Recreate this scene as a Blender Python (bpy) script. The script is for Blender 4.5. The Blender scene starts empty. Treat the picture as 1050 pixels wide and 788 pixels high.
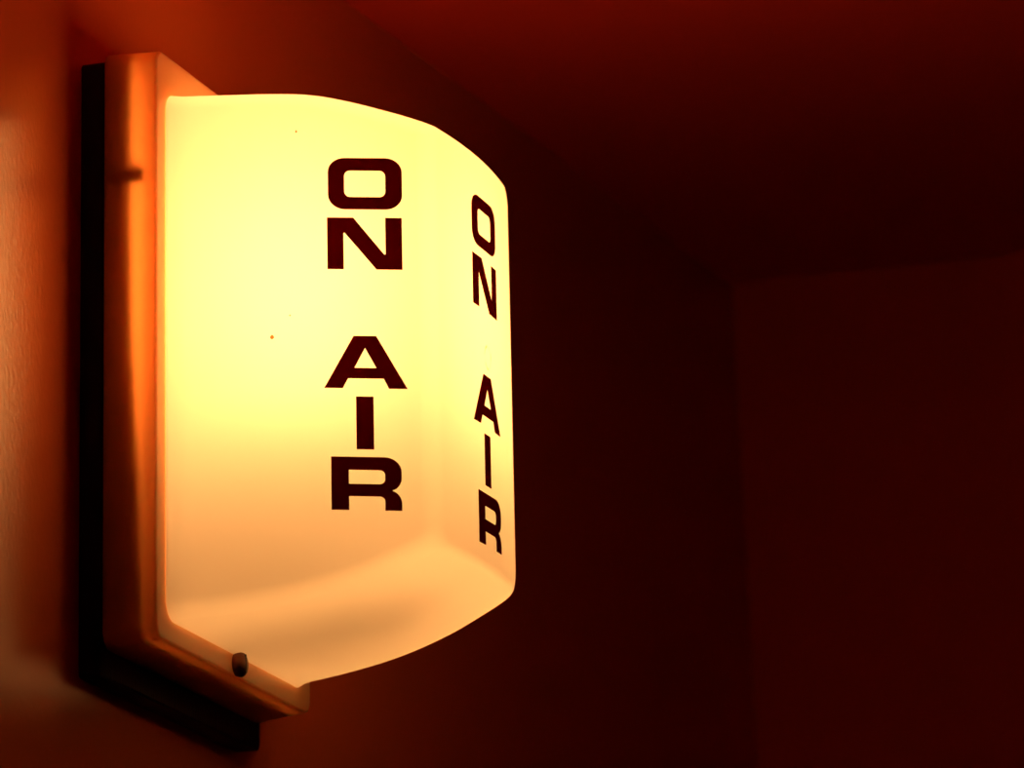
import bpy, bmesh, math
from mathutils import Matrix, Vector

scn = bpy.context.scene
col = scn.collection

# ------------------------------------------------------------------ camera
F_PX, IMG_W = 4009.8, 1050.0
cam_data = bpy.data.cameras.new('camera')
cam = bpy.data.objects.new('camera', cam_data)
col.objects.link(cam)
yaw, pitch, roll = -0.3092, 0.1875, -0.0413
fwd = Vector((math.sin(yaw) * math.cos(pitch), math.cos(yaw) * math.cos(pitch), math.sin(pitch)))
rt = fwd.cross(Vector((0, 0, 1))).normalized()
up = rt.cross(fwd)
r2 = rt * math.cos(roll) + up * math.sin(roll)
u2 = up * math.cos(roll) - rt * math.sin(roll)
cam.matrix_world = Matrix(((r2.x, u2.x, -fwd.x, 0.7844), (r2.y, u2.y, -fwd.y, -1.8556),
                           (r2.z, u2.z, -fwd.z, -0.3845), (0, 0, 0, 1)))
cam_data.sensor_width = 36.0
cam_data.lens = 36.0 * F_PX / IMG_W
cam_data.clip_start = 0.02
cam_data.dof.use_dof = True
cam_data.dof.focus_distance = 1.96
cam_data.dof.aperture_fstop = 10.0
scn.camera = cam

# ------------------------------------------------------------------ world, exposure
world = bpy.data.worlds.new('world')
scn.world = world
world.use_nodes = True
world.node_tree.nodes['Background'].inputs[0].default_value = (0, 0, 0, 1)
world.node_tree.nodes['Background'].inputs[1].default_value = 0.0
scn.view_settings.view_transform = 'Standard'
scn.view_settings.look = 'None'
scn.view_settings.exposure = 0.0
scn.view_settings.gamma = 1.0
scn.view_settings.use_curve_mapping = False

LAMP_COLOR = (1.0, 0.44, 0.118)
LAMPS = [((0.090, 0.0, 0.055), 0.92), ((0.092, 0.0, -0.004), 1.15)]   # inside the cover, sign space
SIGN_TILT = -0.0607
CEIL, BACK, FLOOR, RIGHT, FRONT = 0.2909, 1.2086, -2.05, 2.7, -3.3


# ------------------------------------------------------------------ materials
def new_mat(name):
    m = bpy.data.materials.new(name)
    m.use_nodes = True
    nt = m.node_tree
    return m, nt, nt.nodes['Principled BSDF'], nt.nodes['Material Output']


def paint(name, base, rough, spec, bump, scale, stretch=(1, 1, 1)):
    m, nt, p, out = new_mat(name)
    p.inputs['Base Color'].default_value = (*base, 1)
    p.inputs['Roughness'].default_value = rough
    p.inputs['Specular IOR Level'].default_value = spec
    tc = nt.nodes.new('ShaderNodeTexCoord')
    mp = nt.nodes.new('ShaderNodeMapping')
    mp.inputs['Scale'].default_value = stretch
    nz = nt.nodes.new('ShaderNodeTexNoise')
    nz.inputs['Scale'].default_value = scale
    nz.inputs['Detail'].default_value = 3
    bp = nt.nodes.new('ShaderNodeBump')
    bp.inputs['Strength'].default_value = bump
    bp.inputs['Distance'].default_value = 0.001
    nt.links.new(tc.outputs['Object'], mp.inputs['Vector'])
    nt.links.new(mp.outputs['Vector'], nz.inputs['Vector'])
    nt.links.new(nz.outputs['Fac'], bp.inputs['Height'])
    nt.links.new(bp.outputs['Normal'], p.inputs['Normal'])
    return m


def plastic(name, colr, trans, gloss=0.05):
    """thin moulded opal plastic: part of the light goes through, part is scattered back"""
    m, nt, p, out = new_mat(name)
    nt.nodes.remove(p)
    d = nt.nodes.new('ShaderNodeBsdfDiffuse')
    d.inputs['Color'].default_value = (*colr, 1)
    t = nt.nodes.new('ShaderNodeBsdfTranslucent')
    t.inputs['Color'].default_value = (*colr, 1)
    g = nt.nodes.new('ShaderNodeBsdfGlossy')
    g.inputs['Roughness'].default_value = 0.12
    mx = nt.nodes.new('ShaderNodeMixShader')
    mx.inputs[0].default_value = trans
    nt.links.new(d.outputs[0], mx.inputs[1])
    nt.links.new(t.outputs[0], mx.inputs[2])
    m2 = nt.nodes.new('ShaderNodeMixShader')
    m2.inputs[0].default_value = gloss
    nt.links.new(mx.outputs[0], m2.inputs[1])
    nt.links.new(g.outputs[0], m2.inputs[2])
    nt.links.new(m2.outputs[0], out.inputs['Surface'])
    return m


M_WALL = paint('wall_paint', (0.72, 0.145, 0.040), 0.22, 1.2, 0.2, 380, (1, 1, 0.6))
M_ROOM = paint('matt_wall_paint', (0.66, 0.05, 0.02), 0.75, 0.2, 0.2, 120)
M_CEIL = paint('ceiling_paint', (0.80, 0.05, 0.02), 0.85, 0.1, 0.2, 120)
M_FLOOR = paint('floor_carpet', (0.10, 0.06, 0.05), 0.95, 0.1, 0.6, 300)
M_BLACK = paint('black_enamel', (0.006, 0.005, 0.005), 0.55, 0.3, 0.8, 420, (1, 1, 0.06))
M_OPAL = plastic('opal_plastic', (0.92, 0.90, 0.88), 0.5)
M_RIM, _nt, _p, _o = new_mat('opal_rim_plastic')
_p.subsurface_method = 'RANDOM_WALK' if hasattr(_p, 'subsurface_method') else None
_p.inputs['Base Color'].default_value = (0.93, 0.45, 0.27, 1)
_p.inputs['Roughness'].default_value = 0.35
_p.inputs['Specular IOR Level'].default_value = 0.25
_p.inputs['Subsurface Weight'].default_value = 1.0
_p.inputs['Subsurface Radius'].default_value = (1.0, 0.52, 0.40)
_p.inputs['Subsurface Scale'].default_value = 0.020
M_INK = plastic('black_lettering', (0.2, 0.004, 0.006), 0.6, 0.01)
M_SPECK = plastic('brown_speck', (0.5, 0.24, 0.08), 0.6, 0.0)
M_GLUE = plastic('glue_residue', (0.90, 0.84, 0.74), 0.52, 0.05)
M_WHITE, _nt, _p, _o = new_mat('white_enamel')
_p.inputs['Base Color'].default_value = (0.85, 0.83, 0.80, 1)
_p.inputs['Roughness'].default_value = 0.5
M_HOLDER, _nt, _p, _o = new_mat('brown_porcelain')
_p.inputs['Base Color'].default_value = (0.12, 0.06, 0.04, 1)
_p.inputs['Roughness'].default_value = 0.4
M_SCREW, _nt, _p, _o = new_mat('dull_bronze_metal')
_p.inputs['Base Color'].default_value = (0.14, 0.05, 0.025, 1)
_p.inputs['Metallic'].default_value = 0.8
_p.inputs['Roughness'].default_value = 0.38


# ------------------------------------------------------------------ mesh helpers
def link(name, bm, mat, parent=None, smooth=False, sharp=None):
    bmesh.ops.recalc_face_normals(bm, faces=bm.faces[:])
    me = bpy.data.meshes.new(name)
    bm.to_mesh(me)
    bm.free()
    me.materials.append(mat)
    if smooth:
        for f in me.polygons:
            f.use_smooth = True
        if sharp:
            me.set_sharp_from_angle(angle=math.radians(sharp))
    o = bpy.data.objects.new(name, me)
    col.objects.link(o)
    if parent:
        o.parent = parent
    return o


def box(bm, a, b, bev=0.0, seg=2):
    r = bmesh.ops.create_cube(bm, size=1.0)
    vs = r['verts']
    for v in vs:
        v.co = Vector([(a[i] + b[i]) / 2 + v.co[i] * (b[i] - a[i]) for i in range(3)])
    if bev:
        es = list({e for v in vs for e in v.link_edges})
        bmesh.ops.bevel(bm, geom=es, offset=bev, segments=seg, profile=0.5, affect='EDGES')


def ring(bm, x, hy, zb, zt, r, n=6, sub=8):
    """rounded rectangle in the plane x = const, straight sides subdivided"""
    pts = []
    cs = [(hy - r, zt - r, 0), (-hy + r, zt - r, 90), (-hy + r, zb + r, 180), (hy - r, zb + r, 270)]
    for k, (cy, cz, a0) in enumerate(cs):
        arc = []
        for i in range(n + 1):
            a = math.radians(a0 + 90 * i / n)
            arc.append((cy + r * math.cos(a), cz + r * math.sin(a)))
        if pts:
            p, q = pts[-1], arc[0]
            pts += [(p[0] + (q[0] - p[0]) * j / sub, p[1] + (q[1] - p[1]) * j / sub) for j in range(1, sub)]
        pts += arc
    p, q = pts[-1], pts[0]
    pts += [(p[0] + (q[0] - p[0]) * j / sub, p[1] + (q[1] - p[1]) * j / sub) for j in range(1, sub)]
    return [bm.verts.new((x, y, z)) for y, z in pts]


def bridge(bm, A, B):
    n = len(A)
    for i in range(n):
        bm.faces.new((A[i], A[(i + 1) % n], B[(i + 1) % n], B[i]))


def lerp_table(tab, x):
    """smooth interpolation (Catmull-Rom-like) of a small table"""
    if x <= tab[0][0]:
        return tab[0][1]
    for i in range(len(tab) - 1):
        x0, y0 = tab[i]
        x1, y1 = tab[i + 1]
        if x <= x1:
            t = (x - x0) / (x1 - x0)
            s0 = (y1 - y0) / (x1 - x0) if i == 0 else (y1 - tab[i - 1][1]) / (x1 - tab[i - 1][0])
            s1 = (y1 - y0) / (x1 - x0) if i + 2 >= len(tab) else (tab[i + 2][1] - y0) / (tab[i + 2][0] - x0)
            h = x1 - x0
            return (y0 * (2 * t**3 - 3 * t**2 + 1) + s0 * h * (t**3 - 2 * t**2 + t)
                    + y1 * (-2 * t**3 + 3 * t**2) + s1 * h * (t**3 - t**2))
    return tab[-1][1]


def settle(bm):
    """the moulding is not quite square: its lower edge runs down a little away from the near side"""
    for v in bm.verts:
        v.co.z -= 0.040 * (v.co.y + HW) * min(1, max(0, -v.co.z / 0.14))


# ------------------------------------------------------------------ the room
def slab(name, a, b, mat):
    bm = bmesh.new()
    box(bm, a, b)
    o = link(name, bm, mat)
    o['kind'] = 'structure'
    return o


T = 0.1
slab('wall_left', (-T, FRONT - T, FLOOR), (0, BACK + T, CEIL), M_WALL)
slab('wall_back', (0, BACK, FLOOR), (RIGHT, BACK + T, CEIL), M_ROOM)
slab('wall_right', (RIGHT, FRONT - T, FLOOR), (RIGHT + T, BACK + T, CEIL), M_ROOM)
slab('wall_front', (0, FRONT - T, FLOOR), (RIGHT, FRONT, CEIL), M_ROOM)
slab('ceiling', (-T, FRONT - T, CEIL), (RIGHT + T, BACK + T, CEIL + T), M_CEIL)
slab('floor', (-T, FRONT - T, FLOOR - T), (RIGHT + T, BACK + T, FLOOR), M_FLOOR)

# ------------------------------------------------------------------ the sign
B0, G, D, BULGE = 0.0125, 0.0413, 0.1712, 0.0061          # box front, rim front, outer face (distance from the wall)
HW, HH = 0.1037, 0.150                     # rim half width / half height
sign = bpy.data.objects.new('lighted_sign', None)
col.objects.link(sign)
sign.rotation_euler = (SIGN_TILT, 0, 0)
sign['label'] = 'glowing opal plastic ON AIR wall sign with black lettering on a black box'
sign['category'] = 'sign'

# black metal box on the wall: wide back, smaller pan that the rim slips over
bm = bmesh.new()
rs = []
for x, hy, zb, zt, r in ((0, HW, -0.168, 0.1475, 0.003), (B0 - 0.001, HW, -0.168, 0.1475, 0.003),
                         (B0, HW - 0.001, -0.167, 0.1465, 0.003), (B0, HW - 0.0065, -0.1435, 0.1455, 0.006),
                         (0.0295, HW - 0.0075, -0.1425, 0.1445, 0.006), (0.0295, HW - 0.0095, -0.1405, 0.1425, 0.005),
                         (0.0160, HW - 0.0095, -0.1405, 0.1425, 0.005)):
    rs.append(ring(bm, x, hy, zb, zt, r, 3, 4))
for a, b in zip(rs, rs[1:]):
    bridge(bm, a, b)
bm.faces.new(rs[0])
bm.faces.new(rs[-1])
for v in bm.verts:                        # the pan's unseen edge, shaped to shade the rim, rises towards the bottom
    if v.co.x > 0.029:
        v.co.x += 0.006 * min(1, max(0, (0.02 - v.co.z) / 0.12))
settle(bm)
back_box = link('back_box', bm, M_BLACK, sign, True, 40)
bm = bmesh.new()
box(bm, (B0, -HW + 0.0025, 0.0815), (0.0335, -HW + 0.0085, 0.0885), 0.001)  # unseen block, added to cast a dark spot on the rim
link('shadow_block', bm, M_BLACK, back_box)
bm = bmesh.new()
box(bm, (0.0158, -HW + 0.0105, -0.1395), (0.0172, HW - 0.0105, 0.1415), 0.0005)  # unseen white plate, added to bounce light onto the rim's lip
link('added_bounce_plate', bm, M_WHITE, back_box)
# unseen lamp holder below the bulb, added to shade the lower cover
bm = bmesh.new()
HX, NH = 0.090, 28
prev = None
for z, r in ((-0.098, 0.020), (-0.096, 0.024), (-0.060, 0.024), (-0.055, 0.030), (-0.030, 0.030), (-0.027, 0.028)):
    cur = [bm.verts.new((HX + r * math.cos(2 * math.pi * i / NH), r * math.sin(2 * math.pi * i / NH), z)) for i in range(NH)]
    if prev:
        bridge(bm, prev, cur)
    else:
        bm.faces.new(cur)
    prev = cur
bm.faces.new(prev)
box(bm, (0.0172, -0.012, -0.090), (HX - 0.015, 0.012, -0.075), 0.001)
link('unseen_lamp_holder', bm, M_HOLDER, back_box, True, 40)

# moulded rim around the foot of the cover, a few mm thick
BY, BZB, BZT = 0.0912, -0.1378, 0.1305     # foot of the cover
bm = bmesh.new()
RF, TH = 0.0014, 0.0024
prof = [(B0 + 0.0003, 0.0), (0.020, 0.0), (0.029, 0.0)]
for i in range(0, 7):
    a = math.radians(90 * i / 6)
    prof.append((G - RF + RF * math.sin(a), RF - RF * math.cos(a)))


def rim_ring(x, i):
    return ring(bm, x, HW - i, -HH - 0.0005 - 0.12 * (G - x) + i, HH + 0.0010 + 0.05 * (G - x) - i, 0.008 - i * 0.6, 6, 8)


rs = [rim_ring(x, i) for x, i in prof]
rs.append(ring(bm, G, BY, BZB, BZT, 0.0095, 6, 8))
rs.append(ring(bm, G - TH, BY, BZB, BZT, 0.0095, 6, 8))
rs += [rim_ring(x, TH) for x in (G - TH, 0.029, 0.020, B0 + 0.0003)]
for a, b in zip(rs, rs[1:] + rs[:1]):
    bridge(bm, a, b)
settle(bm)
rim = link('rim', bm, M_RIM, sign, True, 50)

# cover
SL = 0.205
RFY, RFZ = 0.010, 0.006
ZT = [(0.0413, 0.1312), (0.0605, 0.1308), (0.1025, 0.1290), (0.1216, 0.1256), (0.1500, 0.1165), (0.1718, 0.1070), (0.19, 0.098)]
ZB = [(0.0413, 0.1385), (0.0750, 0.1355), (0.1050, 0.1310), (0.1350, 0.1230), (0.1570, 0.1140), (0.1718, 0.1062), (0.19, 0.096)]
HYD = 0.0901 - SL * (D - G)
nl = math.hypot(SL, 1)
ycen = HYD + SL * RFY - RFY * nl           # centre of the fillet between side and outer face


def half_y(x):
    xt = D - RFY + RFY * SL / nl
    if x <= xt:
        return 0.0901 - SL * (x - G)
    return ycen + math.sqrt(max(0.0, RFY**2 - (x - D + RFY)**2))


def half_z(tab, x):
    # fillet between top / bottom and the outer face
    s = (lerp_table(tab, D) - lerp_table(tab, D - 0.01)) / 0.01
    n_ = math.hypot(s, 1)
    zc = lerp_table(tab, D) - s * RFZ - RFZ * n_
    xt = D - RFZ - RFZ * s / n_
    if x <= xt:
        return lerp_table(tab, x)
    return min(lerp_table(tab, x), zc + math.sqrt(max(0.0, RFZ**2 - (x - D + RFZ)**2)))


bm = bmesh.new()
xs = [G + (D - RFY + 0.003 - G) * i / 26 for i in range(27)]
a0 = math.asin((xs[-1] - (D - RFY)) / RFY)
xs += [D - RFY + RFY * math.sin(a0 + (math.pi / 2 - a0) * i / 14) for i in range(1, 15)]
rs = []
for i, x in enumerate(xs):
    fl = (0.0020, 0.0004, 0.0)[min(i, 2)]     # tiny cove where the cover meets the rim
    rs.append(ring(bm, x, half_y(x) + fl, -half_z(ZB, x) - fl * 0.5, half_z(ZT, x), 0.0095, 8, 10))
for a, b in zip(rs, rs[1:]):
    bridge(bm, a, b)
last = rs[-1]
zm = (half_z(ZT, D) - half_z(ZB, D)) / 2
for i in range(1, 13):
    k = 1 - i / 12.5
    cur = [bm.verts.new((v.co.x, v.co.y * k, zm + (v.co.z - zm) * k)) for v in rs[-1]]
    bridge(bm, last, cur)
    last = cur
bm.faces.new(last)
for v in bm.verts:                        # the outer face bellies out a little
    w = min(1, max(0, (v.co.x - D + 0.03) / 0.03))
    v.co.x += BULGE * w * w * (3 - 2 * w) * max(0, 1 - (v.co.y / 0.070) ** 2)
settle(bm)
cover = link('cover', bm, M_OPAL, sign, True, 60)


# ------------------------------------------------------------------ lettering
def arc(cx, cy, rx, ry, a0, a1, n=8):
    return [(cx + rx * math.cos(math.radians(a0 + (a1 - a0) * i / n)),
             cy + ry * math.sin(math.radians(a0 + (a1 - a0) * i / n))) for i in range(n + 1)]


def rrect(x0, y0, x1, y1, rx, ry):
    return (arc(x1 - rx, y1 - ry, rx, ry, 0, 90) + arc(x0 + rx, y1 - ry, rx, ry, 90, 180)
            + arc(x0 + rx, y0 + ry, rx, ry, 180, 270) + arc(x1 - rx, y0 + ry, rx, ry, 270, 360))


# outlines in a 75 x 53 box, y downward
GLYPH = {
    'O': [rrect(0.3, 0, 74.7, 53, 17, 14.5), rrect(16.6, 13, 58, 40.3, 6, 6)],
    'N': [[(0, 0), (26.5, 0), (57.2, 37.8), (58.4, 37.4), (58.4, 0), (75, 0), (75, 53), (49, 53), (17.4, 15.4), (16.4, 15.8), (16.4, 53), (0, 53)]],
    'A': [[(25.9, 0), (48.5, 0), (79.0, 53), (60.4, 53), (55.3, 43), (20, 43), (14.6, 53), (-3.8, 53)],
          [(37.1, 12.2), (48.2, 32.4), (26.4, 32.4)]],
    'I': [[(28.2, 0), (45.6, 0), (45.6, 53), (28.2, 53)]],
    'R': [[(3.4, 0), (56, 0)] + arc(56, 14.5, 17, 14.5, -90, 0)[1:] + arc(61, 20, 12, 13.2, 0, 78)[1:]
          + arc(60.5, 46, 12.5, 13, -72, 0)[0:] + [(73, 53), (56.4, 53)] + arc(51, 44, 5.4, 4.8, 0, -90)
          + [(20.8, 39.2), (20.8, 53), (3.4, 53)],
          [(20.8, 13), (50, 13)] + arc(51, 18, 5.6, 5, -90, 0) + arc(51, 22, 5.6, 5, 0, 90) + [(20.8, 27)]],
}


def letter(ch, frame, scale_u, scale_v, u0, v0, tilt):
    """frame(u, v, h) gives sign-space points; (u0, v0) is the centre of the 75 x 53 box"""
    bm = bmesh.new()
    es = []
    for loop in GLYPH[ch]:
        vs = []
        for gx, gy in loop:
            u, v = (gx - 37.5) * scale_u, (26.5 - gy) * scale_v
            v += tilt * u
            p = frame(u0 + u, v0 + v, 0.00015)
            if not vs or (vs[-1].co - p).length > 1e-6:
                vs.append(bm.verts.new(p))
        for i in range(len(vs)):
            es.append(bm.edges.new((vs[i], vs[(i + 1) % len(vs)])))
    bmesh.ops.triangle_fill(bm, edges=es, use_beauty=True)
    ex = bmesh.ops.extrude_face_region(bm, geom=bm.faces[:])
    off = frame(0, 0, 0.0005) - frame(0, 0, 0.00015)
    for g in ex['geom']:
        if isinstance(g, bmesh.types.BMVert):
            g.co += off
    return link('letter', bm, M_INK, cover)


def side_frame(u, v, h):
    t = Vector((1, SL, 0)) / nl
    n = Vector((SL, -1, 0)) / nl
    return Vector((G, -0.0901, 0)) + t * u + n * h + Vector((0, 0, v - 0.0013))


def outer_frame(u, v, h):
    return Vector((D + BULGE * (1 - (u / 0.070) ** 2) + h, u, v))


KV = 0.0268 / 53
for ch, u, v in (('O', 0.1004, 0.0784), ('N', 0.0999, 0.0473), ('A', 0.0996, -0.0137), ('I', 0.0993, -0.0446), ('R', 0.0990, -0.0752)):
    letter(ch, side_frame, 0.0377 / 75, KV, u, v, -0.065)
for ch, u, v in (('O', 0.0038, 0.0712), ('N', 0.0038, 0.0389), ('A', 0.0036, -0.0224), ('I', 0.0022, -0.0535), ('R', 0.0043, -0.0845)):
    letter(ch, outer_frame, 0.0385 / 75, KV, u, v, 0.0)


def speck(frame, u, v, ru, rv, mat, name, h=0.0004):
    bm = bmesh.new()
    n = 14
    lo = [bm.verts.new(frame(u + ru * math.cos(2 * math.pi * i / n) * (1 + 0.12 * math.sin(5 * i)), v + rv * math.sin(2 * math.pi * i / n), 0.0001)) for i in range(n)]
    hi = [bm.verts.new(frame(u + 0.6 * ru * math.cos(2 * math.pi * i / n), v + 0.6 * rv * math.sin(2 * math.pi * i / n), h)) for i in range(n)]
    bridge(bm, lo, hi)
    bm.faces.new(hi)
    return link(name, bm, mat, cover, True)


speck(side_frame, 0.0658, 0.1079, 0.0005, 0.0007, M_SPECK, 'dirt_speck')
speck(side_frame, 0.0528, 0.0016, 0.0010, 0.0011, M_SPECK, 'dirt_speck')
speck(side_frame, 0.0619, 0.0123, 0.0004, 0.0004, M_SPECK, 'dirt_speck')
bm = bmesh.new()
rg = [[], []]
for i in range(40):
    a = 2 * math.pi * i / 40
    w = 0.00035 * (1 + 0.7 * math.sin(3 * a + 1) + 0.5 * math.sin(7 * a))
    for k, e in enumerate((w, -w)):
        rg[k].append(bm.verts.new(outer_frame(0.0056 + (0.0050 + e) * math.cos(a) * (1 + 0.08 * math.sin(3 * a)), 0.0013 + (0.0060 + e) * math.sin(a), 0.0002)))
bridge(bm, rg[0], rg[1])
link('glue_mark', bm, M_GLUE, cover)

# screw through the lower rim: domed slotted head on a small washer
bm = bmesh.new()
SY, SZ = -0.0010, -0.1480


def disc_rings(bm, prof, cy, cz, n=28):
    prev = None
    for x, r in prof:
        cur = [bm.verts.new((x, cy + r * math.cos(2 * math.pi * i / n), cz + r * math.sin(2 * math.pi * i / n))) for i in range(n)]
        if prev:
            bridge(bm, prev, cur)
        else:
            bm.faces.new(cur)
        prev = cur
    bm.faces.new(prev)


X0 = G - 0.0005
disc_rings(bm, [(X0, 0.0060), (X0 + 0.0018, 0.0066), (X0 + 0.0030, 0.0067), (X0 + 0.0040, 0.0063), (X0 + 0.0048, 0.0055), (X0 + 0.0054, 0.0042), (X0 + 0.0057, 0.0025), (X0 + 0.0058, 0.001)], SY, SZ)
screw = link('screw', bm, M_SCREW, rim, True, 50)
bm = bmesh.new()
box(bm, (X0 + 0.0048, SY - 0.0007, SZ - 0.0048), (X0 + 0.00585, SY + 0.0007, SZ + 0.0048))
link('slot', bm, M_BLACK, screw)

# lamps burning inside the cover
for k, (p, w) in enumerate(LAMPS):
    ld = bpy.data.lights.new('sign_bulb', 'POINT')
    ld.energy = w
    ld.color = LAMP_COLOR
    ld.shadow_soft_size = 0.028
    lo = bpy.data.objects.new('sign_bulb', ld)
    lo.location = p
    lo.parent = sign
    col.objects.link(lo)
